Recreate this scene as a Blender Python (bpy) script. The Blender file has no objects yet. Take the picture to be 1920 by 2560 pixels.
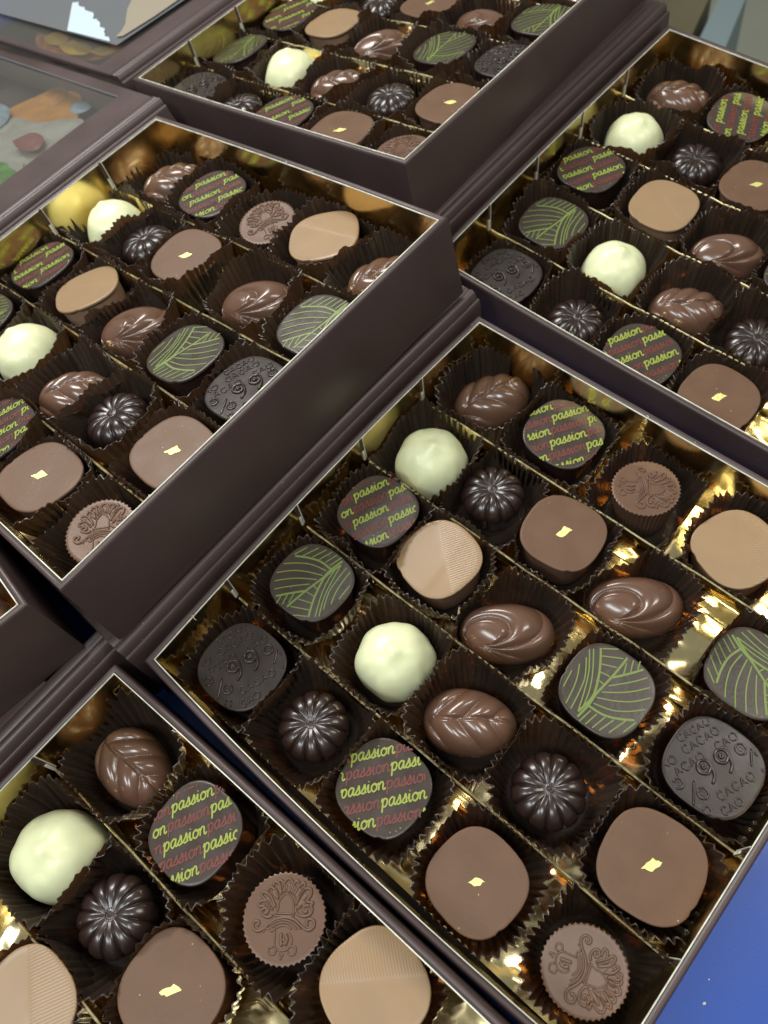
import bpy, math, random
from math import sin, cos, pi, radians, sqrt, exp, atan2, asinh
from mathutils import Matrix, Vector, noise
random.seed(7)
S = bpy.context.scene
COL = S.collection
# ------------------------------------------------------------------ camera
cam_d = bpy.data.cameras.new('camera'); cam = bpy.data.objects.new('camera', cam_d); COL.objects.link(cam)
RC = ((0.74371, -0.50127, 0.44228), (0.64752, 0.70462, -0.29023), (-0.16616, 0.50223, 0.84862))
m = Matrix(RC).to_4x4(); m.translation = Vector((4.25992, 0.18160, 6.76570)); cam.matrix_world = m
cam_d.sensor_fit = 'VERTICAL'; cam_d.sensor_height = 36; cam_d.lens = 28.205
cam_d.clip_start = 0.05; cam_d.clip_end = 500
cam_d.dof.use_dof = True; cam_d.dof.focus_distance = 7.4; cam_d.dof.aperture_fstop = 0.62
S.camera = cam
# ------------------------------------------------------------------ light of the room
W = bpy.data.worlds.new('World'); S.world = W; W.use_nodes = True
wn = W.node_tree.nodes; bgn = wn['Background']
bgn.inputs[0].default_value = (0.86, 0.90, 0.82, 1); bgn.inputs[1].default_value = 0.26
def lamp(name, loc, target, sx, sy, power, colr):
    l = bpy.data.lights.new(name, 'AREA'); l.shape = 'RECTANGLE'; l.size = sx; l.size_y = sy
    l.energy = power; l.color = colr
    o = bpy.data.objects.new(name, l); COL.objects.link(o)
    o.location = loc
    o.rotation_euler = (Vector(target) - Vector(loc)).to_track_quat('-Z', 'Y').to_euler()
    return o
lamp('ceiling_light_cool', (-17, 9, 24), (-1, 1, 0), 16, 7, 8000, (1.0, 0.975, 0.93))
lamp('ceiling_light_near', (-2, -16, 26), (0, 0, 0), 14, 5, 3600, (0.90, 0.97, 1.0))
lamp('ceiling_light_far', (14, 16, 26), (0, 0, 0), 5, 14, 3000, (1.0, 0.96, 0.86))
lamp('ceiling_light_overhead', (9, -7, 25), (1, 1, 0), 4, 9, 2400, (0.95, 0.98, 1.0))
vs = S.view_settings; vs.view_transform = 'Standard'; vs.look = 'None'; vs.gamma = 1; vs.exposure = 0.0
# ------------------------------------------------------------------ helpers
def mesh(name, v, f, mats, smooth=True, ang=None, mi=None):
    me = bpy.data.meshes.new(name); me.from_pydata([tuple(a) for a in v], [], f)
    for mm in (mats if isinstance(mats, (list, tuple)) else [mats]): me.materials.append(mm)
    if mi: me.polygons.foreach_set('material_index', mi)
    me.polygons.foreach_set('use_smooth', [smooth] * len(me.polygons))
    me.update()
    if smooth and ang: me.set_sharp_from_angle(angle=radians(ang))
    return me
def link(name, me, parent=None, **k):
    o = bpy.data.objects.new(name, me); COL.objects.link(o)
    if parent: o.parent = parent
    for a, b in k.items(): o[a] = b
    return o
def empty(name, mat, **k):
    o = bpy.data.objects.new(name, None); COL.objects.link(o); o.matrix_world = mat; o.empty_display_size = 0.1
    for a, b in k.items(): o[a] = b
    return o
class G:
    """collects geometry"""
    def __init__(s): s.v = []; s.f = []
    def add(s, v, f):
        n = len(s.v); s.v += [tuple(a) for a in v]; s.f += [tuple(i + n for i in q) for q in f]
    def rings(s, R, cap0=False, cap1=False, closed=True):
        n = len(s.v); k = len(R[0])
        for r in R: s.v += [tuple(a) for a in r]
        for i in range(len(R) - 1):
            for j in range(k if closed else k - 1):
                a = n + i * k + j; b = n + i * k + (j + 1) % k
                s.f.append((a, b, b + k, a + k))
        if cap0: s.f.append(tuple(n + j for j in reversed(range(k))))
        if cap1: s.f.append(tuple(n + (len(R) - 1) * k + j for j in range(k)))
    def box(s, a, b):
        (x0, y0, z0), (x1, y1, z1) = a, b
        s.add([(x0, y0, z0), (x1, y0, z0), (x1, y1, z0), (x0, y1, z0), (x0, y0, z1), (x1, y0, z1), (x1, y1, z1), (x0, y1, z1)],
              [(3, 2, 1, 0), (4, 5, 6, 7), (0, 1, 5, 4), (1, 2, 6, 5), (2, 3, 7, 6), (3, 0, 4, 7)])
    def tube(s, P, r, n=6, sq=1.0):
        """round bead along a polyline lying on a near-flat surface"""
        R = []
        for i, p in enumerate(P):
            a = P[max(i - 1, 0)]; b = P[min(i + 1, len(P) - 1)]
            t = Vector((b[0] - a[0], b[1] - a[1], 0))
            if t.length < 1e-9: t = Vector((1, 0, 0))
            t.normalize(); nn = Vector((-t.y, t.x, 0))
            rr = r * (0.45 if i in (0, len(P) - 1) else 1)
            R.append([(p[0] + nn.x * cos(q) * rr, p[1] + nn.y * cos(q) * rr, p[2] + sin(q) * rr * sq) for q in [2 * pi * j / n for j in range(n)]])
        s.rings(R, True, True)
    def ribbon(s, P, w, z0=0.0, dz=0.0):
        n = len(s.v); k = len(P)
        for i, p in enumerate(P):
            a = P[max(i - 1, 0)]; b = P[min(i + 1, k - 1)]
            dx, dy = b[0] - a[0], b[1] - a[1]; L = math.hypot(dx, dy) or 1
            ww = w * (0.6 if i in (0, k - 1) else 1) / 2
            z = z0 + dz * i / k
            s.v += [(p[0] - dy / L * ww, p[1] + dx / L * ww, z), (p[0] + dy / L * ww, p[1] - dx / L * ww, z)]
        for i in range(k - 1): s.f.append((n + 2 * i, n + 2 * i + 1, n + 2 * i + 3, n + 2 * i + 2))
def spline(P, n=6):
    """Catmull-Rom through 2-D points"""
    if len(P) < 3:
        return [(P[0][0] + (P[1][0] - P[0][0]) * i / (2 * n), P[0][1] + (P[1][1] - P[0][1]) * i / (2 * n)) for i in range(2 * n + 1)]
    Q = [P[0]] + list(P) + [P[-1]]; out = []
    for i in range(1, len(Q) - 2):
        a, b, c, d = Q[i - 1:i + 3]
        for j in range(n):
            t = j / n
            out.append(tuple(0.5 * ((2 * b[k]) + (-a[k] + c[k]) * t + (2 * a[k] - 5 * b[k] + 4 * c[k] - d[k]) * t * t + (-a[k] + 3 * b[k] - 3 * c[k] + d[k]) * t ** 3) for k in (0, 1)))
    out.append(tuple(P[-1][:2])); return out
def clipped(P, inside):
    runs = []; cur = []
    for p in P:
        if inside(p): cur.append(p)
        else:
            if len(cur) > 1: runs.append(cur)
            cur = []
    if len(cur) > 1: runs.append(cur)
    return runs
# ------------------------------------------------------------------ materials
def pmat(name, base, rough=0.5, metal=0.0, spec=0.5, coat=0.0, coatr=0.1, var=0.0, vscale=6.0, bump=0.0, bscale=40.0, sss=0.0, bdist=0.01, rvar=0.0, speck=False, bdet=4):
    M = bpy.data.materials.new(name); M.use_nodes = True
    N = M.node_tree.nodes; L = M.node_tree.links; b = N['Principled BSDF']
    b.inputs['Base Color'].default_value = (*base, 1); b.inputs['Roughness'].default_value = rough
    b.inputs['Metallic'].default_value = metal; b.inputs['Specular IOR Level'].default_value = spec
    b.inputs['Coat Weight'].default_value = coat; b.inputs['Coat Roughness'].default_value = coatr
    if sss:
        b.inputs['Subsurface Weight'].default_value = sss; b.inputs['Subsurface Radius'].default_value = (0.08, 0.05, 0.03); b.inputs['Subsurface Scale'].default_value = 1
    tc = N.new('ShaderNodeTexCoord'); oi = N.new('ShaderNodeObjectInfo')
    ad = N.new('ShaderNodeVectorMath'); ad.operation = 'ADD'; L.new(tc.outputs['Object'], ad.inputs[0])
    cx = N.new('ShaderNodeCombineXYZ'); mu = N.new('ShaderNodeMath'); mu.operation = 'MULTIPLY'; mu.inputs[1].default_value = 37.0
    L.new(oi.outputs['Random'], mu.inputs[0]); L.new(mu.outputs[0], cx.inputs[0]); L.new(cx.outputs[0], ad.inputs[1])
    if var or rvar:
        n = N.new('ShaderNodeTexNoise'); n.inputs['Scale'].default_value = vscale; n.inputs['Detail'].default_value = 5; L.new(ad.outputs[0], n.inputs['Vector'])
        if var:
            r = N.new('ShaderNodeMapRange'); r.inputs[1].default_value = 0.3; r.inputs[2].default_value = 0.7; r.inputs[3].default_value = 1 - var; r.inputs[4].default_value = 1 + var
            L.new(n.outputs[0], r.inputs[0])
            mx = N.new('ShaderNodeVectorMath'); mx.operation = 'SCALE'; mx.inputs[0].default_value = base; L.new(r.outputs[0], mx.inputs['Scale'])
            L.new(mx.outputs[0], b.inputs['Base Color'])
        if rvar:
            r2 = N.new('ShaderNodeMapRange'); r2.inputs[1].default_value = 0.35; r2.inputs[2].default_value = 0.65; r2.inputs[3].default_value = rough - rvar; r2.inputs[4].default_value = rough + rvar
            L.new(n.outputs[0], r2.inputs[0]); L.new(r2.outputs[0], b.inputs['Roughness'])
    if speck:
        vo = N.new('ShaderNodeTexVoronoi'); vo.inputs['Scale'].default_value = 15; L.new(ad.outputs[0], vo.inputs['Vector'])
        lt = N.new('ShaderNodeMath'); lt.operation = 'LESS_THAN'; lt.inputs[1].default_value = 0.085; L.new(vo.outputs['Distance'], lt.inputs[0])
        sx = N.new('ShaderNodeSeparateColor'); L.new(vo.outputs['Color'], sx.inputs[0])
        l2 = N.new('ShaderNodeMath'); l2.operation = 'LESS_THAN'; l2.inputs[1].default_value = 0.10; L.new(sx.outputs[0], l2.inputs[0])
        mm = N.new('ShaderNodeMath'); mm.operation = 'MULTIPLY'; L.new(lt.outputs[0], mm.inputs[0]); L.new(l2.outputs[0], mm.inputs[1])
        mc = N.new('ShaderNodeMix'); mc.data_type = 'RGBA'; L.new(mm.outputs[0], mc.inputs[0])
        src = b.inputs['Base Color'].links[0].from_socket if b.inputs['Base Color'].links else None
        if src: L.new(src, mc.inputs[6])
        else: mc.inputs[6].default_value = (*base, 1)
        mc.inputs[7].default_value = (min(1, base[0] * 3 + 0.1), min(1, base[1] * 3 + 0.1), min(1, base[2] * 3 + 0.08), 1)
        L.new(mc.outputs[2], b.inputs['Base Color'])
    if bump:
        n2 = N.new('ShaderNodeTexNoise'); n2.inputs['Scale'].default_value = bscale; n2.inputs['Detail'].default_value = bdet; L.new(ad.outputs[0], n2.inputs['Vector'])
        bp = N.new('ShaderNodeBump'); bp.inputs['Strength'].default_value = bump; bp.inputs['Distance'].default_value = bdist
        L.new(n2.outputs[0], bp.inputs['Height']); L.new(bp.outputs[0], b.inputs['Normal'])
    return M
MILK = pmat('milk_chocolate', (0.136, 0.078, 0.049), 0.44, spec=0.18, var=0.07, vscale=4, bump=0.25, bscale=26, coat=0.05, coatr=0.35, rvar=0.06, speck=True)
MILKG = pmat('glossy_milk_chocolate', (0.125, 0.064, 0.040), 0.24, var=0.08, vscale=4, bump=0.08, bscale=18, coat=0.5, coatr=0.15)
DARK = pmat('dark_chocolate', (0.024, 0.0125, 0.010), 0.30, var=0.1, bump=0.05, bscale=18, coat=0.45, coatr=0.20)
DARKM = pmat('matt_dark_chocolate', (0.036, 0.027, 0.024), 0.33, spec=0.35, var=0.1, bump=0.12, bscale=34, rvar=0.05)
FILMD = pmat('transfer_printed_dark_chocolate', (0.052, 0.039, 0.032), 0.30, spec=0.4, var=0.06, bump=0.12, bscale=22, rvar=0.06, speck=True)
CARAB = pmat('tan_caramel_chocolate', (0.270, 0.165, 0.105), 0.42, var=0.05, bump=0.12, bscale=20)
WHITE = pmat('white_chocolate', (0.76, 0.79, 0.49), 0.34, var=0.03, vscale=3, bump=0.35, bscale=5, bdist=0.02, sss=0.15)
GINK = pmat('green_cocoa_butter_ink', (0.27, 0.32, 0.05), 0.40)
GINKL = pmat('leaf_green_cocoa_butter_ink', (0.15, 0.21, 0.045), 0.42)
RINK = pmat('red_cocoa_butter_ink', (0.14, 0.032, 0.024), 0.42, var=0.2, vscale=30)
FLAKE = pmat('gold_leaf_flake', (0.86, 0.78, 0.30), 0.42, metal=0.55, bump=0.8, bscale=60)
BOARD = pmat('dark_brown_cover_paper', (0.062, 0.039, 0.037), 0.44, spec=0.42, var=0.12, vscale=1.2, bump=0.35, bscale=120, bdist=0.004, rvar=0.06, coat=0.22, coatr=0.32, speck=True)
GOLD = pmat('gold_foil_card', (0.84, 0.66, 0.30), 0.19, metal=1.0, var=0.05, bump=0.16, bscale=2.2, bdist=0.06, bdet=1, rvar=0.05)
GOLDC = pmat('creased_gold_foil_card', (0.92, 0.76, 0.42), 0.12, metal=1.0, bump=0.75, bscale=2.6, bdist=0.09, bdet=0.6, rvar=0.06)
FOLD = pmat('pale_gold_fold', (0.95, 0.82, 0.45), 0.38, metal=0.75, var=0.5, vscale=14)  # fold paler than the foil card, tone patchy at random
EDGE = pmat('white_card_edge', (0.66, 0.66, 0.55), 0.6, var=0.25, vscale=9)
# caramel top: fine combed stripes in a wedge, as bump
CARAT = pmat('pale_caramel_chocolate', (0.295, 0.192, 0.105), 0.36, var=0.05, vscale=2.5)
def comb(M):
    N = M.node_tree.nodes; L = M.node_tree.links; b = N['Principled BSDF']
    tc = N.new('ShaderNodeTexCoord'); wv = N.new('ShaderNodeTexWave'); wv.inputs['Scale'].default_value = 13.0; wv.inputs['Distortion'].default_value = 0.6; wv.inputs['Detail'].default_value = 0
    mp = N.new('ShaderNodeMapping'); mp.inputs['Rotation'].default_value = (0, 0, radians(24)); L.new(tc.outputs['Object'], mp.inputs[0]); L.new(mp.outputs[0], wv.inputs['Vector'])
    sp = N.new('ShaderNodeSeparateXYZ'); L.new(tc.outputs['Object'], sp.inputs[0])
    a = N.new('ShaderNodeMath'); a.operation = 'MULTIPLY_ADD'; a.inputs[1].default_value = 0.6; L.new(sp.outputs[0], a.inputs[0]); L.new(sp.outputs[1], a.inputs[2])
    r = N.new('ShaderNodeMapRange'); r.inputs[1].default_value = 0.06; r.inputs[2].default_value = 0.085; L.new(a.outputs[0], r.inputs[0])
    ml = N.new('ShaderNodeMath'); ml.operation = 'MULTIPLY'; L.new(wv.outputs['Fac'], ml.inputs[0]); L.new(r.outputs[0], ml.inputs[1])
    bp = N.new('ShaderNodeBump'); bp.inputs['Strength'].default_value = 0.16; bp.inputs['Distance'].default_value = 0.012; L.new(ml.outputs[0], bp.inputs['Height']); L.new(bp.outputs[0], b.inputs['Normal'])
comb(CARAT)
# glassine paper: glossy brown, lets warm light through
CUP = bpy.data.materials.new('brown_glassine_paper'); CUP.use_nodes = True
def _cup():
    N = CUP.node_tree.nodes; L = CUP.node_tree.links; b = N['Principled BSDF']; out = N['Material Output']
    b.inputs['Base Color'].default_value = (0.042, 0.030, 0.022, 1); b.inputs['Roughness'].default_value = 0.33; b.inputs['Specular IOR Level'].default_value = 0.55
    tr = N.new('ShaderNodeBsdfTransparent'); tr.inputs[0].default_value = (0.62, 0.23, 0.05, 1)
    tl = N.new('ShaderNodeBsdfTranslucent'); tl.inputs[0].default_value = (0.20, 0.08, 0.025, 1)
    m1 = N.new('ShaderNodeMixShader'); m1.inputs[0].default_value = 0.12; L.new(b.outputs[0], m1.inputs[1]); L.new(tl.outputs[0], m1.inputs[2])
    m2 = N.new('ShaderNodeMixShader'); m2.inputs[0].default_value = 0.06; L.new(m1.outputs[0], m2.inputs[1]); L.new(tr.outputs[0], m2.inputs[2])
    L.new(m2.outputs[0], out.inputs[0])
    tc = N.new('ShaderNodeTexCoord'); n = N.new('ShaderNodeTexNoise'); n.inputs['Scale'].default_value = 14; n.inputs['Detail'].default_value = 3
    bp = N.new('ShaderNodeBump'); bp.inputs['Strength'].default_value = 0.4; bp.inputs['Distance'].default_value = 0.02
    L.new(tc.outputs['Object'], n.inputs['Vector']); L.new(n.outputs[0], bp.inputs['Height']); L.new(bp.outputs[0], b.inputs['Normal'])
_cup()
def film(name, haze, tint, gl=0.25, rough=0.08):
    M = bpy.data.materials.new(name); M.use_nodes = True
    N = M.node_tree.nodes; L = M.node_tree.links; out = N['Material Output']; b = N['Principled BSDF']
    b.inputs['Base Color'].default_value = (*tint, 1); b.inputs['Roughness'].default_value = rough; b.inputs['Specular IOR Level'].default_value = 0.8
    b.inputs['Coat Weight'].default_value = gl
    tr = N.new('ShaderNodeBsdfTransparent'); tr.inputs[0].default_value = (0.95, 0.95, 0.93, 1)
    mx = N.new('ShaderNodeMixShader'); mx.inputs[0].default_value = haze; L.new(tr.outputs[0], mx.inputs[1]); L.new(b.outputs[0], mx.inputs[2]); L.new(mx.outputs[0], out.inputs[0])
    tc = N.new('ShaderNodeTexCoord'); n = N.new('ShaderNodeTexNoise'); n.inputs['Scale'].default_value = 1.6; n.inputs['Detail'].default_value = 2
    bp = N.new('ShaderNodeBump'); bp.inputs['Strength'].default_value = 0.25; bp.inputs['Distance'].default_value = 0.1
    L.new(tc.outputs['Object'], n.inputs['Vector']); L.new(n.outputs[0], bp.inputs['Height']); L.new(bp.outputs[0], b.inputs['Normal'])
    return M
FILM = film('glare_hazed_film', 0.47, (0.125, 0.115, 0.105))  # grey haze mixed into the clear film stands in for its glare
PLAST = film('cloudy_plastic_sheet', 0.62, (0.20, 0.21, 0.23), rough=0.2)
# ------------------------------------------------------------------ box frames (origin: inner corner of the rim by the hinge)
FR = {
 'C': ((0, 0, 0), ((0.9963, -7e-05, 0.08594), (0.0, 1.0, 0.00083), (-0.08594, -0.00083, 0.9963))),
 'B': ((-5.3892, 0.01, 0.7807), ((0.99613, 0.00399, -0.08776), (-0.00459, 0.99997, -0.00658), (0.08773, 0.00695, 0.99612))),
 'A': ((-6.4909, 5.603, 0.7566), ((0.9975, -0.02532, -0.06597), (0.02686, 0.99939, 0.02254), (0.06536, -0.02425, 0.99757))),
 'D': ((-1.0642, 5.5764, 0.0), ((0.99523, 0.01182, 0.09687), (-0.00984, 0.99973, -0.02084), (-0.09709, 0.01979, 0.99508))),
 'E': ((-0.1049, -5.3485, 0.0), ((0.99976, -0.02209, 0.0), (0.02209, 0.99976, 0.0), (0.0, 0.0, 1.0))),
 'F': ((-6.2037, -4.773, 1.12), ((0.9926, 0.12142, 0.0), (-0.12142, 0.9926, 0.0), (0.0, 0.0, 1.0)))}
BM = {}
for k, (o, r) in FR.items():
    mm = Matrix(r).to_4x4(); mm.translation = Vector(o); BM[k] = mm
SX, SY, GW, DEP = 4.962, 5.0, 0.078, 1.01
# ---- chocolate box
def sidept(side, t, o, bow):
    """point on the rectangle grown by o, side 0: y=0, 1: x=SX, 2: y=SY, 3: x=0 ; bow outward in the middle"""
    b = bow[side] * 4 * t * (1 - t)
    c = [(-o, -o), (SX + o, -o), (SX + o, SY + o), (-o, SY + o)]
    a = c[side]; d = c[(side + 1) % 4]
    n = [(0, -1), (1, 0), (0, 1), (-1, 0)][side]
    return (a[0] + (d[0] - a[0]) * t + n[0] * b, a[1] + (d[1] - a[1]) * t + n[1] * b)
def ring(o, z, bow, n=12):
    return [(*sidept(s, i / n, o, bow), z) for s in range(4) for i in range(n)]
BOXTXT = {
 'C': 'dark brown open box of chocolates in the middle, beside the blue table',
 'B': 'dark brown open box of chocolates at the left, standing on a lid',
 'A': 'dark brown open box of chocolates at the top edge, behind the left one',
 'D': 'dark brown open box of chocolates at upper right, behind the middle one',
 'E': 'dark brown open box of chocolates in the bottom left corner',
 'F': 'dark brown box at the left edge showing only its corner'}
def make_box(key, bow, zl, shift, lid_len, z_end, u0=-0.17, u1=5.2, fw=0.62, fa=0.3, fb=0.3, lu1=None):
    root = empty('chocolate_box', BM[key] @ Matrix.Translation((SX / 2, SY / 2, -DEP)), label=BOXTXT[key], category='box of chocolates', group='open boxes of chocolates')
    I = Matrix.Translation((-SX / 2, -SY / 2, DEP))
    def part(name, g, mat, parent=root, smooth=True, ang=35, xf=I, **k):
        me = mesh(name, g.v, g.f, mat, smooth, ang); 
        if xf is not None and parent is root: me.transform(xf)
        elif parent is not root: me.transform(I)
        return link(name, me, parent, **k)
    # tray shell with rolled rim
    g = G()
    prof = [(0.0105, -0.97), (0.0105, -0.03), (0.015, -0.008), (0.030, 0.004), (0.050, 0.009), (0.064, 0.004), (0.074, -0.010), (GW, -0.03), (GW, -0.5), (GW, -0.99), (GW - 0.01, -DEP)]
    g.rings([ring(o, z, bow) for o, z in prof], cap1=True)
    g.f[-1] = tuple(reversed(g.f[-1]))
    part('tray', g, BOARD)
    # rim stitching line: a thin raised lip of folded paper inside the rim
    g = G(); g.rings([ring(o, z, bow) for o, z in [(0.0005, -0.02), (0.0005, -0.001), (0.0095, -0.001), (0.0095, -0.02)]])
    part('lining_edge', g, EDGE, ang=30)
    g = G(); g.rings([ring(o, z, bow) for o, z in [(0.0, -0.012), (0.0, -0.35), (-0.006, -0.7), (-0.012, -0.945)]])
    part('gold_lining', g, GOLD, ang=40)
    g = G(); n = 40
    V = []
    for i in range(n + 1):
        for j in range(n + 1):
            x = 0.0 + SX * i / n; y = SY * j / n
            V.append((x, y, -0.948 + 0.012 * noise.noise((x * 1.6, y * 1.6, 3)) + 0.002 * noise.noise((x * 7, y * 7, 1))))
    g.add(V, [(i * (n + 1) + j, (i + 1) * (n + 1) + j, (i + 1) * (n + 1) + j + 1, i * (n + 1) + j + 1) for i in range(n) for j in range(n)])
    part('gold_floor', g, GOLDC)
    # dividers: folded gold card, roof shaped at the top
    rnd = random.Random(ord(key))
    dv = None
    for k in range(1, 5):
        if dv is None:
            g = G(); R = []
            for i in range(41):
                x = 0.012 + (SX - 0.024) * i / 40
                w = 0.011 + 0.004 * noise.noise((x * 3, 0, 0)); sw = 0.010 * noise.noise((x * 1.3, 5, 0)); dz = 0.008 * noise.noise((x * 2.2, 9, 0)) - (0.012 if 0 < i % 8 < 2 else 0)
                R.append([(x, sw - 0.030, -0.94), (x, sw - 0.018, -0.6), (x, sw - w, -0.376 + dz), (x, sw, -0.366 + dz), (x, sw + w, -0.376 + dz), (x, sw + 0.018, -0.6), (x, sw + 0.030, -0.94)])
            g.rings(R, closed=False)
            dv = mesh('divider', g.v, g.f, [GOLDC, FOLD], True, 50, [1 if q % 6 in (2, 3) else 0 for q in range(len(g.f))]); dv.transform(I)
        o = link('divider', dv, root); o.location = (0, k + rnd.uniform(-0.02, 0.02) + (bow[0] * 0), 0)
        for side in (0, 1):
            gg = G(); x = 0.0 if side == 0 else SX; sg = 1 if side == 0 else -1
            b = (bow[3] if side == 0 else bow[1]) * 4 * (k / 5) * (1 - k / 5)
            x = x - sg * b
            kk = o.location[1]
            gg.box((min(x, x + sg * 0.004) - 0.001, kk - 0.022, -0.37), (max(x, x + sg * 0.004), kk + 0.016, 0.002))
            part('slot_shade_strip', gg, BOARD, smooth=False)  # dark strip on the lining stands in for the shaded gap of the slot
            gg = G()
            x2 = x + sg * 0.012
            gg.box((min(x + sg * 0.0055, x2), kk + 0.018, -0.385), (max(x + sg * 0.0055, x2), kk + 0.026, 0.001))
            gg.box((min(x + sg * 0.0055, x2), kk - 0.020, -0.40), (max(x + sg * 0.0055, x2), kk + 0.010, -0.23))
            part('tab', gg, EDGE, smooth=False)
    # hinge spine: bead, groove, small ridge, slope into the gap
    if lid_len:
        s = shift; z = zl
        prof = [(-0.42 + s, z - 0.11), (-0.42 + s, z - 0.01), (-0.405 + s, z), (-0.335 + s, z + 0.002), (-0.315 + s, z - 0.012), (-0.300 + s, z - 0.004), (-0.275 + s, z + 0.012), (-0.245 + s, z + 0.010), (-0.215 + s, z - 0.018), (-0.20 + s, z - 0.06), (-0.193 + s, z - 0.085), (-0.178 + s, z - 0.070), (-0.162 + s, z - 0.074), (-0.150 + s, z - 0.100), (-0.140 + s, z - 0.17), (-0.112, -0.34), (-0.108, -1.0), (-0.16, -1.0), (-0.2 + s, -0.25)]
        prof = [(a, c) for a, c in prof]
        g = G(); R = []
        nb = 26
        for i in range(nb + 1):
            u = u0 + (u1 - u0) * i / nb
            b = bow[3] * 4 * (u / 5) * (1 - u / 5) if 0 < u < 5 else 0
            wob = 0.004 * noise.noise((u * 1.7, 3, 0))
            R.append([(a - b * 0.6 + wob, u, c + wob) for a, c in prof])
        g.rings(R, True, True)
        part('hinge_spine', g, BOARD, ang=60)
        # lid, opened flat, with a film window
        x1 = -0.425 + s; x0 = x1 - lid_len
        if lu1: u1 = lu1
        lg = G()
        def P(x, u, dz):
            t = (x1 - x) / lid_len; return (x, u, z + (z_end - z) * t + dz - 0.004)
        def slab(xa, xb, ua, ub, top=0.0, bot=-0.10):
            e = 0.012
            lo = [(xa, ua), (xb, ua), (xb, ub), (xa, ub)]
            RR = [[P(x, u, bot) for x, u in lo], [P(x, u, top - e) for x, u in lo], [P(x + (e if x == xa else -e), u + (e if u == ua else -e), top) for x, u in lo]]
            lg.rings(RR, True, True)
        # frame as one ring
        outer = [(x0, u0), (x1, u0), (x1, u1), (x0, u1)]
        inner = [(x0 + fw, u0 + fa), (x1 - fw, u0 + fa), (x1 - fw, u1 - fb), (x0 + fw, u1 - fb)]
        e = 0.014
        def shr(L, d): 
            mx = sum(p[0] for p in L) / 4; my = sum(p[1] for p in L) / 4
            return [(x + (d if x < mx else -d), u + (d if u < my else -d)) for x, u in L]
        RR = [[P(x, u, -0.07) for x, u in inner], [P(x, u, -0.07) for x, u in outer], [P(x, u, -e) for x, u in outer], [P(x, u, 0) for x, u in shr(outer, e)], [P(x, u, 0) for x, u in shr(inner, -0.004)], [P(x, u, -0.004) for x, u in inner], [P(x, u, -0.07) for x, u in inner]]
        lg.rings(RR)
        lid = part('lid', lg, BOARD, ang=25)
        fg = G(); n = 10; V = []
        for i in range(n + 1):
            for j in range(n + 1):
                x = x0 + fw + 0.002 + (lid_len - 2 * fw - 0.004) * i / n; u = u0 + fa + 0.002 + (u1 - u0 - fa - fb - 0.004) * j / n
                q = P(x, u, -0.03 + 0.008 * noise.noise((x, u, 2))); V.append(q)
        fg.add(V, [(i * (n + 1) + j, (i + 1) * (n + 1) + j, (i + 1) * (n + 1) + j + 1, i * (n + 1) + j + 1) for i in range(n) for j in range(n)])
        part('window_film', fg, FILM, parent=lid)
        eg = G()
        a, b2, c, d = [P(x, u, -0.002) for x, u in shr(inner, 0.0)]
        eg.add([P(x, u, -0.001) for x, u in shr(inner, -0.001)] + [P(x, u, -0.012) for x, u in shr(inner, 0.016)], [(0, 1, 5, 4), (1, 2, 6, 5), (2, 3, 7, 6), (3, 0, 4, 7)])
        part('window_rim', eg, PLAST, parent=lid, smooth=False)
    return root
#            bow per side (u=0, v=5, u=5, v=0)
make_box('C', (0.070, 0.0, 0.0, 0.060), 0.17, 0.0, 4.95, -0.78)
make_box('B', (0.02, 0.0, 0.03, 0.01), 0.03, -0.07, 5.2, 0.00, u1=5.34, fa=0.17, fb=0.19, fw=0.60)
make_box('A', (0.02, 0.0, 0.0, 0.02), 0.04, -0.07, 5.2, 0.04, u0=-0.16, fa=0.10, fb=0.17, fw=0.40)
make_box('D', (0.02, 0.0, 0.0, 0.03), 0.17, 0.0, 5.1, -0.86)
make_box('E', (0.0, 0.0, 0.02, 0.03), 0.11, 0.0, 5.1, 0.08, lu1=4.55)
make_box('F', (0.0, 0.0, 0.0, 0.0), 0.0, 0.0, 0, 0)
# closed boxes added under the upper row to carry it and darken its gaps
def added_closed_box(key, label, zb):
    M = BM[key]; g = G()
    o = empty('added_closed_box', M @ Matrix.Translation((SX / 2, SY / 2, -DEP - zb)), label=label, category='box', group='added closed boxes under the upper row')
    h = zb - 0.14
    R = []
    for ins, z in [(0.06, 0.0), (0.05, 0.02), (0.05, h - 0.03), (0.06, h - 0.012), (0.08, h)]:
        a = SX / 2 - ins; b = SY / 2 - ins; R.append([(-a, -b, z), (a, -b, z), (a, b, z), (-a, b, z)])
    g.rings(R, True, False); link('side_wall', mesh('side_wall', g.v, g.f, BOARD, True, 40), o)
    g = G(); g.rings([[(-a, -b, h + dz), (a, -b, h + dz), (a, b, h + dz), (-a, b, h + dz)] for a, b, dz in ((2.46, 2.48, 0.003), (2.46, 2.48, 0.03), (2.44, 2.46, 0.045))], True, True)
    link('lid', mesh('lid', g.v, g.f, BOARD, True, 40), o)
added_closed_box('B', 'added dark closed box hidden in shadow beneath the left open box', 0.62)
added_closed_box('A', 'added dark closed box hidden in shadow beneath the top open box', 0.62)
added_closed_box('F', 'added dark closed box in shadow beneath the box at the left edge', 0.50)
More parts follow.
